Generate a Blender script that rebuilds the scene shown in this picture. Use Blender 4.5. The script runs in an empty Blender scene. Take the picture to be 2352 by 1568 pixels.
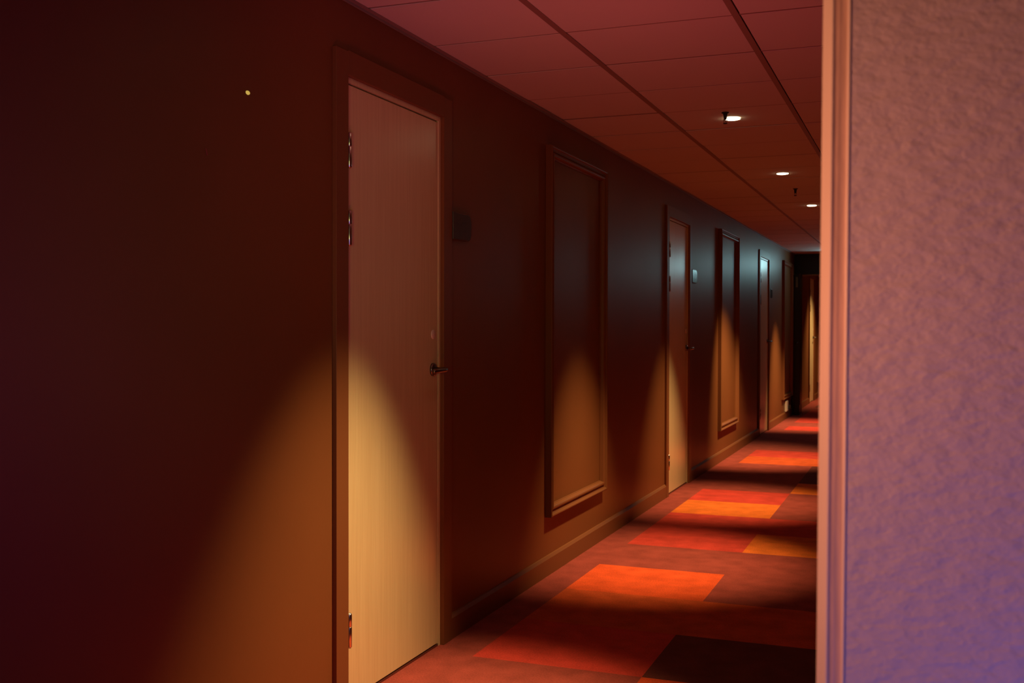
import bpy, bmesh, math, random
from mathutils import Vector, Matrix, Euler
random.seed(7)
SC = bpy.context.scene
C = SC.collection
PI = math.pi

# ---------------------------------------------------------------- camera
YAW, PITCH, ROLL, EYE = 0.3696, 0.01339, 0.00186, 1.272
fwd0 = Vector((-math.sin(YAW), math.cos(YAW), 0)); right = Vector((math.cos(YAW), math.sin(YAW), 0)); up0 = Vector((0, 0, 1))
fw = fwd0*math.cos(PITCH) - up0*math.sin(PITCH); up = up0*math.cos(PITCH) + fwd0*math.sin(PITCH)
r3 = right*math.cos(ROLL) + up*math.sin(ROLL); u3 = up*math.cos(ROLL) - right*math.sin(ROLL)
cd = bpy.data.cameras.new('camera'); cam = bpy.data.objects.new('camera', cd); C.objects.link(cam)
cam.matrix_world = Matrix(((r3.x, u3.x, -fw.x, 0), (r3.y, u3.y, -fw.y, 0), (r3.z, u3.z, -fw.z, EYE), (0, 0, 0, 1)))
cd.sensor_width = 36; cd.lens = 2442/2352*36; cd.clip_start = .02
cd.dof.use_dof = True; cd.dof.focus_distance = 3.6; cd.dof.aperture_fstop = 10.0
SC.camera = cam
SC.view_settings.view_transform = 'Standard'; SC.view_settings.look = 'None'
SC.view_settings.exposure = 0; SC.view_settings.gamma = 1; SC.view_settings.use_curve_mapping = False
w = bpy.data.worlds.new('world'); SC.world = w; w.use_nodes = True
w.node_tree.nodes['Background'].inputs[0].default_value = (0, 0, 0, 1)
w.node_tree.nodes['Background'].inputs[1].default_value = 0

# ---------------------------------------------------------------- lobby lights (unseen area lights added out of frame for the lobby's coloured glow)
def area(name, loc, target, size, power, col, size_y=None, spread=PI):
    l = bpy.data.lights.new(name, 'AREA'); l.energy = power; l.color = col; l.size = size
    if size_y: l.shape = 'RECTANGLE'; l.size_y = size_y
    l.spread = spread
    o = bpy.data.objects.new(name, l); C.objects.link(o); o.location = loc
    o.rotation_euler = (Vector(target)-Vector(loc)).to_track_quat('-Z', 'Y').to_euler(); return o
area('pink_ceiling_fill', (-.78, 1.32, .30), (-.95, 3.6, 2.36), .3, 8, (.28, .038, .050), spread=math.radians(60))  # unseen fill, set low in the corridor to tint the ceiling pink
area('purple_wall_fill', (-.55, .75, 1.0), (-1.8, 1.8, 1.2), .3, 1, (.34, .14, 1.0), spread=math.radians(85))  # unseen fill aimed to tint the near left wall purple
area('violet_lobby_glow_fill', (.32, .22, .42), (0.16, .9, .86), .16, 1, (.05, .075, .40), spread=math.radians(58))
area('warm_lobby_glow_fill', (-.64, .49, 1.34), (-.06, .9, 1.27), .12, 1.14, (1.40, .50, .27), spread=math.radians(110))
area('amber_door_fill', (-.45, .0, 1.3), (-1.8, 3.6, 1.4), .3, 4, (.12, .12, .02), spread=math.radians(44))  # unseen fill added to warm the nearest door

WARM = (.80, .525, .20)
CEIL = 2.364
LX, RX = -1.8, -.08

# ---------------------------------------------------------------- materials
def mat(name, col, rough=.6, metal=0, spec=.5, emit=None, es=0, coat=0):
    m = bpy.data.materials.new(name); m.use_nodes = True
    b = m.node_tree.nodes['Principled BSDF']
    b.inputs['Base Color'].default_value = (*col, 1); b.inputs['Roughness'].default_value = rough
    b.inputs['Metallic'].default_value = metal; b.inputs['Specular IOR Level'].default_value = spec
    b.inputs['Coat Weight'].default_value = coat
    if emit: b.inputs['Emission Color'].default_value = (*emit, 1); b.inputs['Emission Strength'].default_value = es
    return m
def N(m, t, **k):
    n = m.node_tree.nodes.new(t)
    for a, v in k.items(): setattr(n, a, v)
    return n
def link(m, a, b): m.node_tree.links.new(a, b)
def noise_chain(m, scale, detail=4, vec=(1, 1, 1), rot=(0, 0, 0)):
    tc = N(m, 'ShaderNodeTexCoord'); mp = N(m, 'ShaderNodeMapping')
    mp.inputs['Scale'].default_value = vec; mp.inputs['Rotation'].default_value = rot
    nz = N(m, 'ShaderNodeTexNoise'); nz.inputs['Scale'].default_value = scale; nz.inputs['Detail'].default_value = detail
    link(m, tc.outputs['Object'], mp.inputs[0]); link(m, mp.outputs[0], nz.inputs['Vector']); return nz
def vary(m, col, nz, lo, hi):
    b = m.node_tree.nodes['Principled BSDF']
    cr = N(m, 'ShaderNodeValToRGB')
    cr.color_ramp.elements[0].position = .3; cr.color_ramp.elements[1].position = .7
    cr.color_ramp.elements[0].color = (*[c*lo for c in col], 1); cr.color_ramp.elements[1].color = (*[c*hi for c in col], 1)
    link(m, nz.outputs['Fac'], cr.inputs[0]); link(m, cr.outputs[0], b.inputs['Base Color'])
def bump(m, nz, strength, dist):
    b = m.node_tree.nodes['Principled BSDF']; bp = N(m, 'ShaderNodeBump')
    bp.inputs['Strength'].default_value = strength; bp.inputs['Distance'].default_value = dist
    link(m, nz.outputs['Fac'], bp.inputs['Height']); link(m, bp.outputs[0], b.inputs['Normal']); return bp

M = {}
M['wall'] = mat('plum_brown_wall_paint', (.215, .077, .032), .42, spec=.12)
nz = noise_chain(M['wall'], 60, 3); bump(M['wall'], nz, .12, .002)
nz2 = noise_chain(M['wall'], 1.3, 3); vary(M['wall'], (.215, .077, .032), nz2, .93, 1.07)
M['casing'] = mat('plum_brown_satin_paint', (.215, .077, .034), .42, spec=.2)
M['ceil'] = mat('ceiling_tile', (.70, .66, .64), .92, spec=.1)
nz = noise_chain(M['ceil'], 160, 4); bump(M['ceil'], nz, .12, .002)
M['grid'] = mat('ceiling_runner', (.30, .20, .18), .6)
M['trim'] = mat('ceiling_edge_angle', (.30, .22, .21), .6)
M['void'] = mat('dark_gap', (.02, .015, .015), .9)
def carpet(name, col):
    m = mat(name, col, 1.0, spec=.05); m.node_tree.nodes['Principled BSDF'].inputs['Sheen Weight'].default_value = .08
    a = noise_chain(m, 420, 2); b_ = noise_chain(m, 9, 5); b3 = noise_chain(m, 150, 3)
    mx = N(m, 'ShaderNodeMix', data_type='FLOAT'); mx.inputs[0].default_value = .5
    link(m, b_.outputs['Fac'], mx.inputs[2]); link(m, b3.outputs['Fac'], mx.inputs[3])
    bs = m.node_tree.nodes['Principled BSDF']; cr = N(m, 'ShaderNodeValToRGB')
    cr.color_ramp.elements[0].position = .33; cr.color_ramp.elements[1].position = .67
    cr.color_ramp.elements[0].color = (*[c*.70 for c in col], 1); cr.color_ramp.elements[1].color = (*[min(1, c*1.28) for c in col], 1)
    link(m, mx.outputs[0], cr.inputs[0]); link(m, cr.outputs[0], bs.inputs['Base Color'])
    bump(m, a, .7, .004); return m
CP = {'n': carpet('carpet_mauve_brown', (.33, .060, .055)), 'd': carpet('carpet_dark_brown', (.15, .035, .035)),
      'r': carpet('carpet_red', (.60, .055, .045)), 'o': carpet('carpet_orange', (.78, .17, .03)),
      's': carpet('carpet_scarlet', (.82, .10, .03)), 'm': carpet('carpet_rust', (.62, .095, .03))}
# wood door
M['wood'] = mat('pale_beech_veneer', (.60, .42, .27), .29, spec=.9)
def woodify(m, col):
    nz = noise_chain(m, 6, 6, vec=(14, 14, .35)); nf = noise_chain(m, 40, 4, vec=(12, 12, .25))
    mx = N(m, 'ShaderNodeMix', data_type='FLOAT'); mx.inputs[0].default_value = .45
    link(m, nz.outputs['Fac'], mx.inputs[2]); link(m, nf.outputs['Fac'], mx.inputs[3])
    b = m.node_tree.nodes['Principled BSDF']; cr = N(m, 'ShaderNodeValToRGB')
    cr.color_ramp.elements[0].position = .35; cr.color_ramp.elements[1].position = .65
    cr.color_ramp.elements[0].color = (col[0]*.93, col[1]*.90, col[2]*.87, 1); cr.color_ramp.elements[1].color = (col[0]*1.04, col[1]*1.06, col[2]*1.08, 1)
    link(m, mx.outputs[0], cr.inputs[0]); link(m, cr.outputs[0], b.inputs['Base Color'])
woodify(M['wood'], (.80, .62, .40))
M['steel'] = mat('brushed_steel', (.62, .60, .62), .22, 1)
M['black'] = mat('black_painted_metal', (.012, .010, .010), .45)
M['dark_steel'] = mat('dark_steel', (.25, .22, .21), .28, 1)
M['disc'] = mat('pink_plastic_disc', (.92, .70, .68), .45)
M['sign'] = mat('glossy_sign_plate', (.07, .06, .06), .22, spec=.7)
M['sign_mark'] = mat('raised_sign_mark', (.03, .03, .03), .4)
M['white'] = mat('white_plastic', (.80, .78, .74), .4)
M['lamp'] = mat('lamp_glass', (1, 1, 1), .3, emit=(.82, .68, .38), es=26)
M['rim'] = mat('pale_metal_rim', (.45, .42, .40), .5)
M['fire'] = mat('black_fire_door_paint', (.010, .007, .008), .4)
M['teal'] = mat('lit_green_sign_panel', (.1, .5, .5), .4, emit=(.36, .66, .70), es=17)
M['spark'] = mat('glowing_yellow_fleck', (.6, .5, .15), .4, emit=(.85, .62, .12), es=.55)  # emission imitates a fleck of reflected light on the wall
M['scuff'] = mat('red_paint_fleck', (.40, .05, .05), .7)
# textured lobby wall
M['plaster'] = mat('pink_white_orange_peel_paint', (.66, .55, .55), .6, spec=.35)
m = M['plaster']
n1 = noise_chain(m, 48, 5, vec=(1.0, 1, 1.9), rot=(0, .6, 0)); n2 = noise_chain(m, 130, 3, vec=(1, 1, 1.6), rot=(0, .4, 0)); n3 = noise_chain(m, 7, 2)
vo = N(m, 'ShaderNodeTexVoronoi'); vo.inputs['Scale'].default_value = 34; tcv = N(m, 'ShaderNodeTexCoord'); link(m, tcv.outputs['Object'], vo.inputs['Vector'])
vr = N(m, 'ShaderNodeMapRange'); vr.inputs[1].default_value = .0; vr.inputs[2].default_value = .10; vr.inputs[3].default_value = 1; vr.inputs[4].default_value = 0
link(m, vo.outputs['Distance'], vr.inputs[0])
sel = N(m, 'ShaderNodeMath', operation='GREATER_THAN'); sel.inputs[1].default_value = .9
sepc = N(m, 'ShaderNodeSeparateColor'); link(m, vo.outputs['Color'], sepc.inputs[0]); link(m, sepc.outputs[0], sel.inputs[0])
pim = N(m, 'ShaderNodeMath', operation='MULTIPLY'); link(m, vr.outputs[0], pim.inputs[0]); link(m, sel.outputs[0], pim.inputs[1])
a1 = N(m, 'ShaderNodeMath', operation='MULTIPLY_ADD'); a1.inputs[1].default_value = .30; link(m, n2.outputs['Fac'], a1.inputs[0]); link(m, n1.outputs['Fac'], a1.inputs[2])
a2 = N(m, 'ShaderNodeMath', operation='MULTIPLY_ADD'); a2.inputs[1].default_value = .35; link(m, pim.outputs[0], a2.inputs[0]); link(m, a1.outputs[0], a2.inputs[2])
bp = N(m, 'ShaderNodeBump'); bp.inputs['Strength'].default_value = 1.0; bp.inputs['Distance'].default_value = .0030
link(m, a2.outputs[0], bp.inputs['Height']); link(m, bp.outputs[0], m.node_tree.nodes['Principled BSDF'].inputs['Normal'])
# wood corner trim of the lobby opening
M['corner'] = mat('cream_varnished_trim', (.86, .70, .56), .5)
nz = noise_chain(M['corner'], 14, 5, vec=(16, 16, .6)); vary(M['corner'], (.86, .70, .56), nz, .94, 1.05); bump(M['corner'], nz, .2, .001)
M['corner_groove'] = mat('tan_wood_trim', (.72, .48, .34), .55)
nz = noise_chain(M['corner_groove'], 14, 5, vec=(20, 20, .7)); vary(M['corner_groove'], (.72, .48, .34), nz, .84, 1.12)
nzb = noise_chain(M['corner_groove'], 45, 4, vec=(4, 4, 1)); bump(M['corner_groove'], nzb, .5, .0012)
M['lobby'] = mat('lobby_wall_paint', (.30, .20, .19), .7)

# ---------------------------------------------------------------- mesh helpers
def add_box(bm, x0, x1, y0, y1, z0, z1, mi=0, bev=0):
    vs = [bm.verts.new((x, y, z)) for x in (x0, x1) for y in (y0, y1) for z in (z0, z1)]
    fs = []
    for q in ((0, 1, 3, 2), (4, 6, 7, 5), (0, 4, 5, 1), (2, 3, 7, 6), (0, 2, 6, 4), (1, 5, 7, 3)):
        f = bm.faces.new([vs[i] for i in q]); f.material_index = mi; fs.append(f)
    if bev:
        es = list({e for f in fs for e in f.edges})
        bmesh.ops.bevel(bm, geom=es, offset=bev, segments=2, profile=.5, affect='EDGES')
def add_lathe(bm, prof, loc, axis='Z', seg=24, mi=0):
    """prof: list of (r, h) revolved around axis through loc"""
    def P(r, h, a):
        c, s = r*math.cos(a), r*math.sin(a)
        v = {'Z': (c, s, h), 'X': (h, c, s), 'Y': (s, h, c)}[axis]
        return (loc[0]+v[0], loc[1]+v[1], loc[2]+v[2])
    rings = []
    for r, h in prof:
        if r < 1e-6: rings.append([bm.verts.new(P(0, h, 0))])
        else: rings.append([bm.verts.new(P(r, h, 2*PI*i/seg)) for i in range(seg)])
    for a, b in zip(rings, rings[1:]):
        for i in range(seg):
            j = (i+1) % seg
            if len(a) == 1 and len(b) == 1: continue
            if len(a) == 1: f = bm.faces.new((a[0], b[i], b[j]))
            elif len(b) == 1: f = bm.faces.new((a[i], b[0], a[j]))
            else: f = bm.faces.new((a[i], b[i], b[j], a[j]))
            f.smooth = True; f.material_index = mi
def add_tube(bm, pts, r, seg=14):
    """round bar through points (sharp joints mitred by averaged direction)"""
    pts = [Vector(p) for p in pts]; rings = []
    for i, p in enumerate(pts):
        d = (pts[min(i+1, len(pts)-1)]-pts[max(i-1, 0)]).normalized()
        q = d.to_track_quat('Z', 'Y'); rr = r[i] if isinstance(r, (list, tuple)) else r
        rings.append([bm.verts.new(p+q@Vector((rr*math.cos(2*PI*k/seg), rr*math.sin(2*PI*k/seg), 0))) for k in range(seg)])
    for a, b in zip(rings, rings[1:]):
        for k in range(seg):
            f = bm.faces.new((a[k], b[k], b[(k+1) % seg], a[(k+1) % seg])); f.smooth = True
    bm.faces.new(rings[0][::-1]); bm.faces.new(rings[-1])
def add_prism(bm, prof, axis, a0, a1):
    """closed 2D profile extruded along axis; prof in the other two coordinates (x,z for Y; x,y for Z)"""
    def P(u, v, a): return (u, a, v) if axis == 'Y' else (u, v, a)
    A = [bm.verts.new(P(u, v, a0)) for u, v in prof]; B = [bm.verts.new(P(u, v, a1)) for u, v in prof]
    n = len(prof); bm.faces.new(A[::-1]); bm.faces.new(B)
    for i in range(n): bm.faces.new((A[i], A[(i+1) % n], B[(i+1) % n], B[i]))
def obj(name, bm, mats, parent=None, kind=None):
    bmesh.ops.recalc_face_normals(bm, faces=bm.faces)
    me = bpy.data.meshes.new(name); bm.to_mesh(me); bm.free()
    for mm in (mats if isinstance(mats, (list, tuple)) else [mats]): me.materials.append(mm)
    o = bpy.data.objects.new(name, me); C.objects.link(o)
    if parent: o.parent = parent
    if kind: o['kind'] = kind
    return o
def nb(): return bmesh.new()
def tag(o, label, cat, group=None):
    o['label'] = label; o['category'] = cat
    if group: o['group'] = group
    return o
def thing(name, loc, label=None, cat=None, group=None, kind=None):
    o = bpy.data.objects.new(name, None); C.objects.link(o); o.location = loc; o.empty_display_size = .1
    if label: o['label'] = label
    if cat: o['category'] = cat
    if group: o['group'] = group
    if kind: o['kind'] = kind
    return o
def dup(root, loc, name=None, label=None, group=None):
    r = root.copy(); C.objects.link(r); r.location = loc
    if name: r.name = name
    if label: r['label'] = label
    if group: r['group'] = group
    for ch in list(root.children):
        c = ch.copy(); C.objects.link(c); c.parent = r
        for g in list(ch.children):
            d = g.copy(); C.objects.link(d); d.parent = c
    return r

# ---------------------------------------------------------------- structure
YB, YE = -4.0, 25.0            # back of the lobby, end of the far corridor
YF, YF2 = 16.25, 16.40         # fire-door partition
# floor: carpet of woven rectangles (a flat slab, the cells are faces)
bm = nb()
ys0 = 3.765; st = .575
rows = {-2: 'sr', -1: 'ns', 0: 'rd', 1: 'mm', 2: 'sn', 3: 'nn', 4: 'ro', 5: 'rr', 6: 'on', 7: 'rn', 8: 'no', 9: 'nd', 10: 'nd', 11: 'mm', 12: 'rr', 13: 'nn',
        14: 'nn', 15: 'no', 16: 'nn', 17: 'rr', 18: 'nn', 19: 'rr', 20: 'rs', 21: 'rs', 22: 'rr', 23: 'nn', 24: 'dn', 25: 'nn', 26: 'rr', 27: 'rr', 28: 'nn'}
keys = list(CP.keys()); ci = {k: i for i, k in enumerate(keys)}
xs = [-1.95, -1.62, -.95, -.27, .1]
def quad(x0, x1, y0, y1, k):
    f = bm.faces.new([bm.verts.new(p) for p in ((x0, y0, 0), (x1, y0, 0), (x1, y1, 0), (x0, y1, 0))]); f.material_index = ci[k]
for k in range(-14, 37):
    y0 = ys0+k*st; y1 = y0+st
    ab = rows.get(k) or random.choice(['rn', 'on', 'nr', 'sm', 'nn', 'ro'])
    quad(xs[0], xs[1], y0, y1, 'n'); quad(xs[1], xs[2], y0, y1, ab[0]); quad(xs[2], xs[3], y0, y1, ab[1]); quad(xs[3], xs[4], y0, y1, 'n')
quad(.1, 2.7, -4.3, 1.2, 'n')
add_box(bm, -1.95, 2.7, -4.3, 25.2, -.1, -.002, ci['d'])
obj('floor', bm, [CP[k] for k in keys], kind='structure')

# left wall (cut out at every door so the doors sit in real openings)
DOORS = [3.101, 7.88, 12.66, 18.47]       # opening start, opening width .754
DW, DH = .754, 2.107
bm = nb(); y = YB
for d in DOORS:
    add_box(bm, LX-.12, LX, y, d, 0, CEIL+.25); add_box(bm, LX-.12, LX, d, d+DW, DH, CEIL+.25); y = d+DW
add_box(bm, LX-.12, LX, y, YE, 0, CEIL+.25)
obj('wall_left', bm, M['wall'], kind='structure')
# right corridor wall, lobby face wall, lobby walls
bm = nb(); add_box(bm, RX, RX+.12, 1.05, YE, 0, CEIL+.25); obj('wall_right', bm, M['wall'], kind='structure')
bm = nb()
SH = -.0043
vs = []
g = bmesh.ops.create_grid
bm2v = {}
for (x, yy, z) in [(-.0575, .9, 0), (2.6, .9, 0), (2.6, 1.05, 0), (-.0575, 1.05, 0), (-.0575, .9, CEIL+.25), (2.6, .9, CEIL+.25), (2.6, 1.05, CEIL+.25), (-.0575, 1.05, CEIL+.25)]:
    if x < 0: x += (z-EYE)*(-SH)
    vs.append(bm.verts.new((x, yy, z)))
for q in ((0, 1, 5, 4), (1, 2, 6, 5), (2, 3, 7, 6), (3, 0, 4, 7), (4, 5, 6, 7), (3, 2, 1, 0)): bm.faces.new([vs[i] for i in q])
obj('wall_front', bm, M['plaster'], kind='structure')
bm = nb(); add_box(bm, 2.6, 2.72, YB, 1.05, 0, CEIL+.25); obj('wall_lobby_right', bm, M['lobby'], kind='structure')
bm = nb(); add_box(bm, -1.92, 2.72, YB-.12, YB, 0, CEIL+.25); obj('wall_lobby_back', bm, M['lobby'], kind='structure')
bm = nb(); add_box(bm, -1.92, .04, YE, YE+.12, 0, CEIL+.25); obj('wall_back', bm, M['wall'], kind='structure')
# partition with the fire-door opening
bm = nb(); add_box(bm, LX, RX, YF, YF2, 2.06, CEIL+.03); add_box(bm, LX, LX+.10, YF, YF2, 0, 2.06); add_box(bm, RX-.1, RX, YF, YF2, 0, 2.06)
obj('wall_partition', bm, M['fire'], kind='structure')
bm = nb(); add_box(bm, LX+.10, RX-.1, YF2+.001, YF2+.02, 2.045, 2.06); obj('trim_4', bm, M['rim'], kind='structure')

# ceiling: lay-in tiles with real thickness, runners in between
bm = nb(); bmg = nb()
gy0 = 3.762 - .5265*20; sp = .5265
colsx = [(LX+.014, -1.266), (-1.244, -.632), (-.604, RX)]
for k in range(0, 70):
    y0 = gy0+k*sp; y1 = y0+sp
    if y1 > 25 or y0 < YB: continue
    for (a, b) in colsx + ([(.0, .61), (.63, 1.24), (1.26, 1.87), (1.89, 2.6)] if y1 < 1.0 else []):
        dz = random.uniform(-.0012, .0012)
        if k == 20+2 and a < -1.7: dz = .003
        vs = []
        for (x, yy) in ((a, y0+.008), (b, y0+.008), (b, y1-.008), (a, y1-.008)):
            vs.append((x, yy))
        add_box(bm, a, b, y0+.008, y1-.008, CEIL+dz, CEIL+.015)
add_box(bm, -1.93, 2.7, YB-.1, YE+.1, CEIL+.0155, CEIL+.1, 1)
ce = obj('ceiling', bm, [M['ceil'], M['void']], kind='structure')
for x in (-1.255, -.62, 1.25):
    y1 = YE if x < 0 else .9
    add_box(bmg, x-.012, x+.012, YB, y1, CEIL-.003, CEIL+.012)
for k in range(0, 70):
    y0 = gy0+k*sp
    if YB < y0 < 25:
        add_box(bmg, LX+.02, RX, y0-.009, y0+.009, CEIL+.0015, CEIL+.014)
        if y0 < .9: add_box(bmg, .0, 2.6, y0-.009, y0+.009, CEIL+.0015, CEIL+.014)
gr = obj('ceiling_runner', bmg, M['grid'], ce)
bm = nb(); add_prism(bm, [(LX, CEIL-.012), (LX+.004, CEIL-.012), (LX+.004, CEIL-.0035), (LX+.02, CEIL-.0035), (LX+.02, CEIL), (LX, CEIL)], 'Y', YB, YF)
obj('trim_1', bm, M['trim'], kind='structure')

# baseboard
bm = nb(); y = YB
prof = [(LX, 0), (LX+.014, 0), (LX+.015, .086), (LX+.006, .099), (LX, .101)]
for d in DOORS:
    segs = [(y, d-.078)]; y = d+DW+.076
    for a, b in segs: add_prism(bm, prof, 'Y', a, b)
add_prism(bm, prof, 'Y', y, YE)
obj('baseboard_left', bm, M['casing'], kind='structure')
bm = nb(); add_prism(bm, [(RX-(x-LX), z) for x, z in prof], 'Y', 1.06, YF); obj('baseboard_right', bm, M['casing'], kind='structure')

# corner trim of the opening beside the camera
bm = nb()
def sheared(prof, z0, z1, bm, n=1):
    A = []
    for z in (z0, z1): A.append([bm.verts.new((u+(z-EYE)*(-SH), v, z)) for u, v in prof])
    k = len(prof); bm.faces.new(A[0][::-1]); bm.faces.new(A[1])
    for i in range(k): bm.faces.new((A[0][i], A[0][(i+1) % k], A[1][(i+1) % k], A[1][i]))
sheared([(-.0800, .9085), (-.0796, .9074), (-.0722, .9003), (-.0712, .9000), (-.0706, .9003), (-.0706, 1.05), (-.0800, 1.05)], 0, CEIL, bm)
sheared([(-.0602, .9004), (-.0596, .8996), (-.0586, .8990), (-.0578, .8990), (-.0574, .8998), (-.0570, .902), (-.0602, .902)], 0, CEIL, bm)
t2 = obj('trim_2', bm, M['corner'], kind='structure')
bm = nb()
sheared([(-.0706, .9004), (-.0692, .9010), (-.0678, .9011), (-.0664, .9009), (-.0650, .9012), (-.0630, .9012), (-.0614, .9009), (-.0602, .9005), (-.0602, 1.05), (-.0706, 1.05)], 0, CEIL, bm)
t3 = obj('trim_3', bm, M['corner_groove'], kind='structure')

# ---------------------------------------------------------------- doors
def door(n, y0, full=True):
    """y0: start of the opening; the thing's origin is the opening's foot on the wall plane"""
    t = thing('door_%d' % n, (LX, y0, 0), kind='structure')
    # casing: mitred boards round the opening, 78 mm wide, 16 mm proud
    bm = nb(); cw, ct = .078, .016
    add_box(bm, 0, ct, -cw, 0, 0, DH+cw, bev=.0012); add_box(bm, 0, ct, DW, DW+cw, 0, DH+cw, bev=.0012)
    add_box(bm, 0, ct, 0, DW, DH, DH+cw+.004, bev=.0012)
    obj('casing', bm, M['casing'], t)
    # frame lining: wood rebate
    bm = nb()
    add_box(bm, -.12, -.0005, -.001, .003, 0, DH); add_box(bm, -.12, -.0005, DW-.016, DW+.0, 0, DH); add_box(bm, -.12, -.0005, 0, DW, DH-.018, DH)
    obj('frame_lining', bm, M['wood'], t)
    bm = nb(); add_box(bm, -.12, -.055, .0, DW, 0, DH); obj('stop_backing', bm, M['void'], t)
    # leaf
    bm = nb(); add_box(bm, -.046, -.003, .005, DW-.021, .012, DH-.024, bev=.0012)
    leaf = obj('door_leaf', bm, M['wood'], t)
    bm = nb(); add_box(bm, -.10, -.002, 0, DW, .0, .009); obj('threshold', bm, M['dark_steel'], t)
    for z0, z1 in ((1.800, 1.920), (1.541, 1.661), (.196, .314)):
        bm = nb(); zz = z0; hc = (z0+z1)/2
        for a, b in ((z0+.004, hc+.012), (hc+.0135, z1-.004)):
            add_lathe(bm, [(0, a), (.0075, a), (.008, a+.001), (.008, b-.001), (.0075, b), (0, b)], (.012, .0125, 0), 'Z', 20)
        add_lathe(bm, [(0, z0), (.005, z0), (.0068, z0+.004)], (.012, .0125, 0), 'Z', 20)
        add_lathe(bm, [(.0068, z1-.004), (.005, z1), (0, z1)], (.012, .0125, 0), 'Z', 20)
        add_box(bm, -.0035, .006, .0115, .0135, z0+.002, z1-.002)
        h = obj('hinge', bm, M['steel'], leaf)
    # handle: rose, neck, lever that points back to the hinge side
    hy, hz = DW-.066, 1.105
    bm = nb(); add_lathe(bm, [(0, -.004), (.026, -.004), (.026, .004), (.023, .007), (.012, .008), (0, .008)], (0, hy, hz), 'X', 28)
    rose = obj('rose', bm, M['dark_steel'], leaf)
    bm = nb(); add_tube(bm, [(.003, hy, hz), (.040, hy, hz), (.052, hy-.003, hz), (.058, hy-.012, hz), (.059, hy-.03, hz), (.058, hy-.07, hz-.001), (.057, hy-.112, hz-.002), (.055, hy-.118, hz-.002)],
                        [.0095, .0095, .0100, .0105, .0105, .010, .0095, .007])
    obj('lever_handle', bm, M['dark_steel'], leaf)
    bm = nb(); add_lathe(bm, [(0, -.006), (.0185, -.006), (.0185, -.003), (.017, -.002), (0, -.002)], (.002, hy+.004, 1.243), 'X', 28)
    add_box(bm, 0, .0006, hy-.001, hy+.009, 1.247, 1.249); add_box(bm, 0, .0006, hy+.001, hy+.008, 1.240, 1.2415)
    obj('cover_disc', bm, M['disc'], leaf)['label'] = 'round pinkish disc above the handle'
    bm = nb(); add_box(bm, -.012, -.0045, DW-.0235, DW-.018, 1.0, 1.165); obj('latch_plate', bm, M['black'], leaf)
    return t
d1 = door(1, DOORS[0])
for i, y in enumerate(DOORS[1:]):
    dup(d1, (LX, y, 0), 'door_%d' % (i+2))

# ---------------------------------------------------------------- wall panels (raised moulding frames)
def sweep_frame(bm, y0, y1, z0, z1, prof, mi=0):
    """prof: (inset from the outer edge, height off the wall)"""
    rings = []
    for ins, h in prof:
        rings.append([bm.verts.new((h, y, z)) for y, z in ((y0+ins, z0+ins), (y1-ins, z0+ins), (y1-ins, z1-ins), (y0+ins, z1-ins))])
    for a, b in zip(rings, rings[1:]):
        for i in range(4):
            j = (i+1) % 4; f = bm.faces.new((a[i], a[j], b[j], b[i])); f.material_index = mi
def make_panel(loc, label):
    t = thing('wall_panel', loc, label, 'wall panel', 'moulded panels along the left wall')
    W, H = 1.02, 1.90
    bm = nb()
    outer = [(0, 0), (0, .030), (.002, .034), (.007, .037), (.012, .035), (.015, .028), (.022, .024), (.028, .024)]
    for k in range(7): a = k/6*PI; outer.append((.032+.012*(1-math.cos(a))/1.0, .020+.012*math.sin(a)))
    outer += [(.058, .012), (.062, .010), (.062, 0)]
    sweep_frame(bm, 0, W, 0, H, outer)
    obj('moulding_frame', bm, M['casing'], t)
    bm = nb(); add_box(bm, 0, .004, .060, W-.060, .060, H-.060); obj('panel_board', bm, M['wall'], t)
    return t
p = make_panel((LX, 5.12, .30), 'tall dark moulded wall panel nearest the camera, right of the nearest door, amber glow only in its lower half')
dup(p, (LX, 9.99, .30), label='tall wall panel right of the second door, filled with a bright orange cone of light')
dup(p, (LX, 14.80, .29), label='tall wall panel with a blue-green sheen on top, just before the black fire door')
dup(p, (LX, 19.95, .29), label='dim wall panel in the far corridor, beyond the black fire door, half hidden by the corner')

# ---------------------------------------------------------------- room number signs
def make_sign(loc, label):
    t = thing('room_sign', loc, label, 'sign', 'number plates beside the doors')
    bm = nb(); W, H = .185, .112
    pts = [(0, 0)]
    for cx, cz, a0 in ((W-.035, .035, -PI/2), (W-.035, H-.035, 0)):
        for k in range(9):
            a = a0+k/8*PI/2; pts.append((cx+.035*math.cos(a), cz+.035*math.sin(a)))
    pts.append((0, H))
    prof = [(0, 0), (0, .015), (.0015, .018), (.004, .019)]
    rings = []
    for ins, h in prof:
        rings.append([bm.verts.new((h, W/2+(u-W/2)*(1-2*ins/W), H/2+(v-H/2)*(1-2*ins/H))) for u, v in pts])
    n = len(pts)
    for a, b in zip(rings, rings[1:]):
        for i in range(n): bm.faces.new((a[i], b[i], b[(i+1) % n], a[(i+1) % n]))
    bm.faces.new(rings[-1]); bm.faces.new(rings[0][::-1])
    obj('sign_plate', bm, M['sign'], t)
    for u, v in ((.075, .083), (.092, .072), (.075, .062), (.118, .074), (.078, .040), (.118, .036)):
        bm = nb(); add_lathe(bm, [(.0028, .0185), (.0022, .0202), (0, .0208)], (0, u, v), 'X', 10)
        obj('raised_dot', bm, M['sign_mark'], t)
    return t
s = make_sign((LX, 3.940, 1.630), 'dark rounded plate on the wall right of the nearest door frame')
dup(s, (LX, 8.72, 1.642), label='rounded plate catching blue light, right of the second door frame')
dup(s, (LX, 13.50, 1.645), label='tiny dark plate right of the third door frame')

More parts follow.
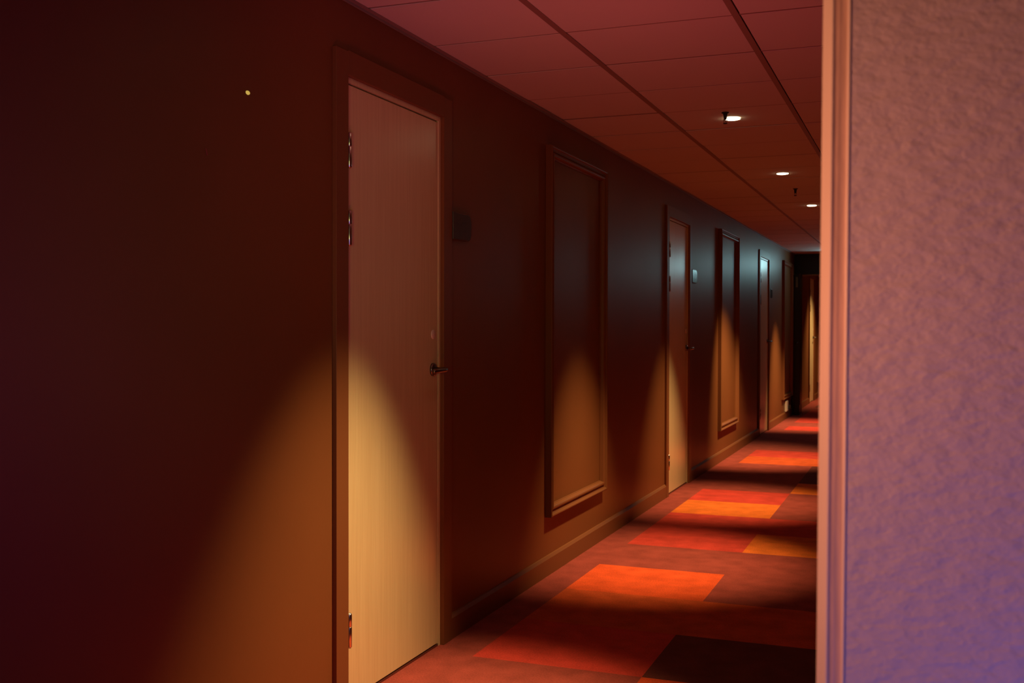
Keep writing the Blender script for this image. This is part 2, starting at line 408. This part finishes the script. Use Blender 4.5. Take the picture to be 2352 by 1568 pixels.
# ---------------------------------------------------------------- ceiling downlights
LAMPS = [
    # x, y, aim, power, cone(deg), blend
    (-.94, -.9, (-1.00, -.9), 40, 60, .9),
    (-.94, .95, (-1.10, .95), 60, 52, .9),
    (-.94, 3.18, (-1.47, 3.00), 440, 52, 1),
    (-.94, 5.605, (-1.40, 5.68), 400, 52, 1),
    (-.94, 7.72, (-1.40, 7.80), 400, 52, 1),
    (-.94, 9.82, (-1.62, 10.60), 520, 58, 1),
    (-.94, 13.95, (-1.5, 14.25), 520, 58, 1),
    (-.94, 18.60, (-1.45, 18.8), 240, 100, 1)]
def make_downlight(loc, label):
    t = thing('ceiling_downlight', loc, label, 'ceiling lamp', 'round recessed lamps along the corridor ceiling')
    bm = nb(); add_lathe(bm, [(.0408, -.0003), (.0435, -.0003), (.0440, -.001), (.0435, -.0022), (.0415, -.0026), (.0408, -.002)], (0, 0, 0), 'Z', 40)
    obj('rim', bm, M['rim'], t)
    bm = nb(); add_lathe(bm, [(0, -.0075), (.02, -.0070), (.034, -.0056), (.0405, -.0032), (.0405, -.001)], (0, 0, 0), 'Z', 40)
    obj('diffuser', bm, M['lamp'], t)
    return t
labs = {5.605: 'lit round ceiling lamp behind the nearest sprinkler, largest of the three seen', 7.72: 'lit round ceiling lamp in the middle of the three seen', 9.82: 'farthest lit round ceiling lamp, touching the edge of the pink wall'}
first = None; roots = []
for (x, y, aim, pw, cone, bl) in LAMPS:
    lab = labs.get(y, 'lit round ceiling lamp out of the picture, above the corridor carpet')
    if first is None: first = make_downlight((x, y, CEIL), lab); roots.append(first)
    else: roots.append(dup(first, (x, y, CEIL), label=lab))
for tt, (x, y, aim, pw, cone, bl) in zip(roots, LAMPS):
    l = bpy.data.lights.new('downlight_beam', 'SPOT'); l.energy = pw; l.color = WARM; l.spot_size = math.radians(cone); l.spot_blend = bl
    l.shadow_soft_size = .035
    o = bpy.data.objects.new('downlight_beam', l); C.objects.link(o); o.parent = tt; o.location = (0, 0, -.05)
    o.rotation_euler = (Vector((aim[0]-x, aim[1]-y, -CEIL))).to_track_quat('-Z', 'Y').to_euler()

# ---------------------------------------------------------------- sprinklers
def make_sprinkler(loc, label):
    t = thing('fire_sprinkler', loc, label, 'sprinkler', 'sprinkler heads hanging from the ceiling')
    bm = nb(); add_lathe(bm, [(0, 0), (.019, 0), (.019, -.003), (.013, -.006), (0, -.006)], (0, 0, 0), 'Z', 24); obj('escutcheon', bm, M['black'], t)
    bm = nb(); add_lathe(bm, [(0, -.005), (.012, -.005), (.010, -.014), (.008, -.030), (.0075, -.036), (0, -.036)], (0, 0, 0), 'Z', 18); obj('body', bm, M['black'], t)
    for s_ in (-1, 1):
        bm = nb(); add_tube(bm, [(s_*.006, 0, -.034), (s_*.009, 0, -.042), (s_*.0075, 0, -.05), (s_*.001, 0, -.056)], .0016, 8); obj('frame_arm', bm, M['black'], t)
    bm = nb(); add_tube(bm, [(0, 0, -.035), (0, 0, -.052)], .002, 10); obj('bulb', bm, M['dark_steel'], t)
    bm = nb(); add_lathe(bm, [(0, -.0555), (.011, -.0555), (.012, -.057), (.004, -.059), (0, -.059)], (0, 0, 0), 'Z', 18); obj('deflector', bm, M['black'], t)
    return t
s = make_sprinkler((-.948, 5.44, CEIL), 'black sprinkler head in front of the largest lit ceiling lamp')
dup(s, (-.948, 8.60, CEIL), label='small black sprinkler head between the two farther ceiling lamps')

# ---------------------------------------------------------------- fire door leaf, socket, exit sign, marks
t = thing('fire_door_leaf', (LX, 15.9, 0), 'black fire door standing open against the left wall at the far end', 'door')
bm = nb(); add_box(bm, .045, .118, 0, .34, .004, 2.055, bev=.003); obj('leaf', bm, M['fire'], t)
bm = nb(); add_box(bm, .015, .045, .02, .30, .02, 2.04); obj('intumescent_core', bm, M['black'], t).name = 'leaf_back'
bm = nb(); add_box(bm, .118, .126, .015, .028, .15, 1.95, bev=.001); obj('edge_strip', bm, M['black'], t)
bm = nb(); add_box(bm, .060, .090, -.014, 0, 1.86, 2.01, bev=.003); obj('door_closer', bm, M['dark_steel'], t)
for z in (1.05,):
    bm = nb(); add_lathe(bm, [(0, 0), (.02, 0), (.02, -.006), (.008, -.008), (.008, -.03), (0, -.03)], (.08, 0, z), 'Y', 16); obj('latch', bm, M['dark_steel'], t)
t = thing('wall_socket', (LX, 15.13, .103), 'white wall socket with a small black plug, low under the far wall panel', 'socket')
bm = nb(); add_box(bm, 0, .028, 0, .20, 0, .150, bev=.006); obj('socket_box', bm, M['white'], t)
bm = nb(); add_box(bm, .028, .032, .02, .18, .012, .138, bev=.002); obj('cover_plate', bm, M['white'], t)
bm = nb(); add_box(bm, .032, .065, .15, .205, .03, .085, bev=.006); obj('plug', bm, M['black'], t)['label'] = 'black plug'
t = thing('exit_sign', (-.88, 15.75, 2.11), 'lit blue-green emergency sign hanging from the ceiling by the fire door, behind the corner', 'sign')
bm = nb(); add_box(bm, -.38, .38, .0, .045, 0, .17, bev=.004); obj('housing', bm, M['rim'], t)
bm = nb(); add_box(bm, -.37, .37, -.003, .0, .01, .16); obj('lit_panel', bm, M['teal'], t)
for sx in (-.3, .3):
    bm = nb(); add_tube(bm, [(sx, .022, .168), (sx, .022, CEIL-2.11)], .004, 8); obj('hanger_rod', bm, M['dark_steel'], t)
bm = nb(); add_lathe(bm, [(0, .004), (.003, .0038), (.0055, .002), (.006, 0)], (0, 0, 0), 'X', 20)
o = obj('light_fleck', bm, M['spark']); o.location = (LX, 2.559, 1.938); o.scale = (1, 1.6, 1.0)  # glowing dot standing in for a light fleck
tag(o, 'tiny yellow light fleck, made to glow, high on the dark wall left of the nearest door', 'light fleck')
bm = nb(); add_tube(bm, [(0, 0, .008), (.001, .002, 0), (.0005, .005, -.009)], .0012, 8)
o = obj('paint_fleck', bm, M['scuff']); o.location = (LX+.0008, 2.368, 1.742); tag(o, 'tiny red fleck on the dark wall below the yellow dot', 'paint mark')
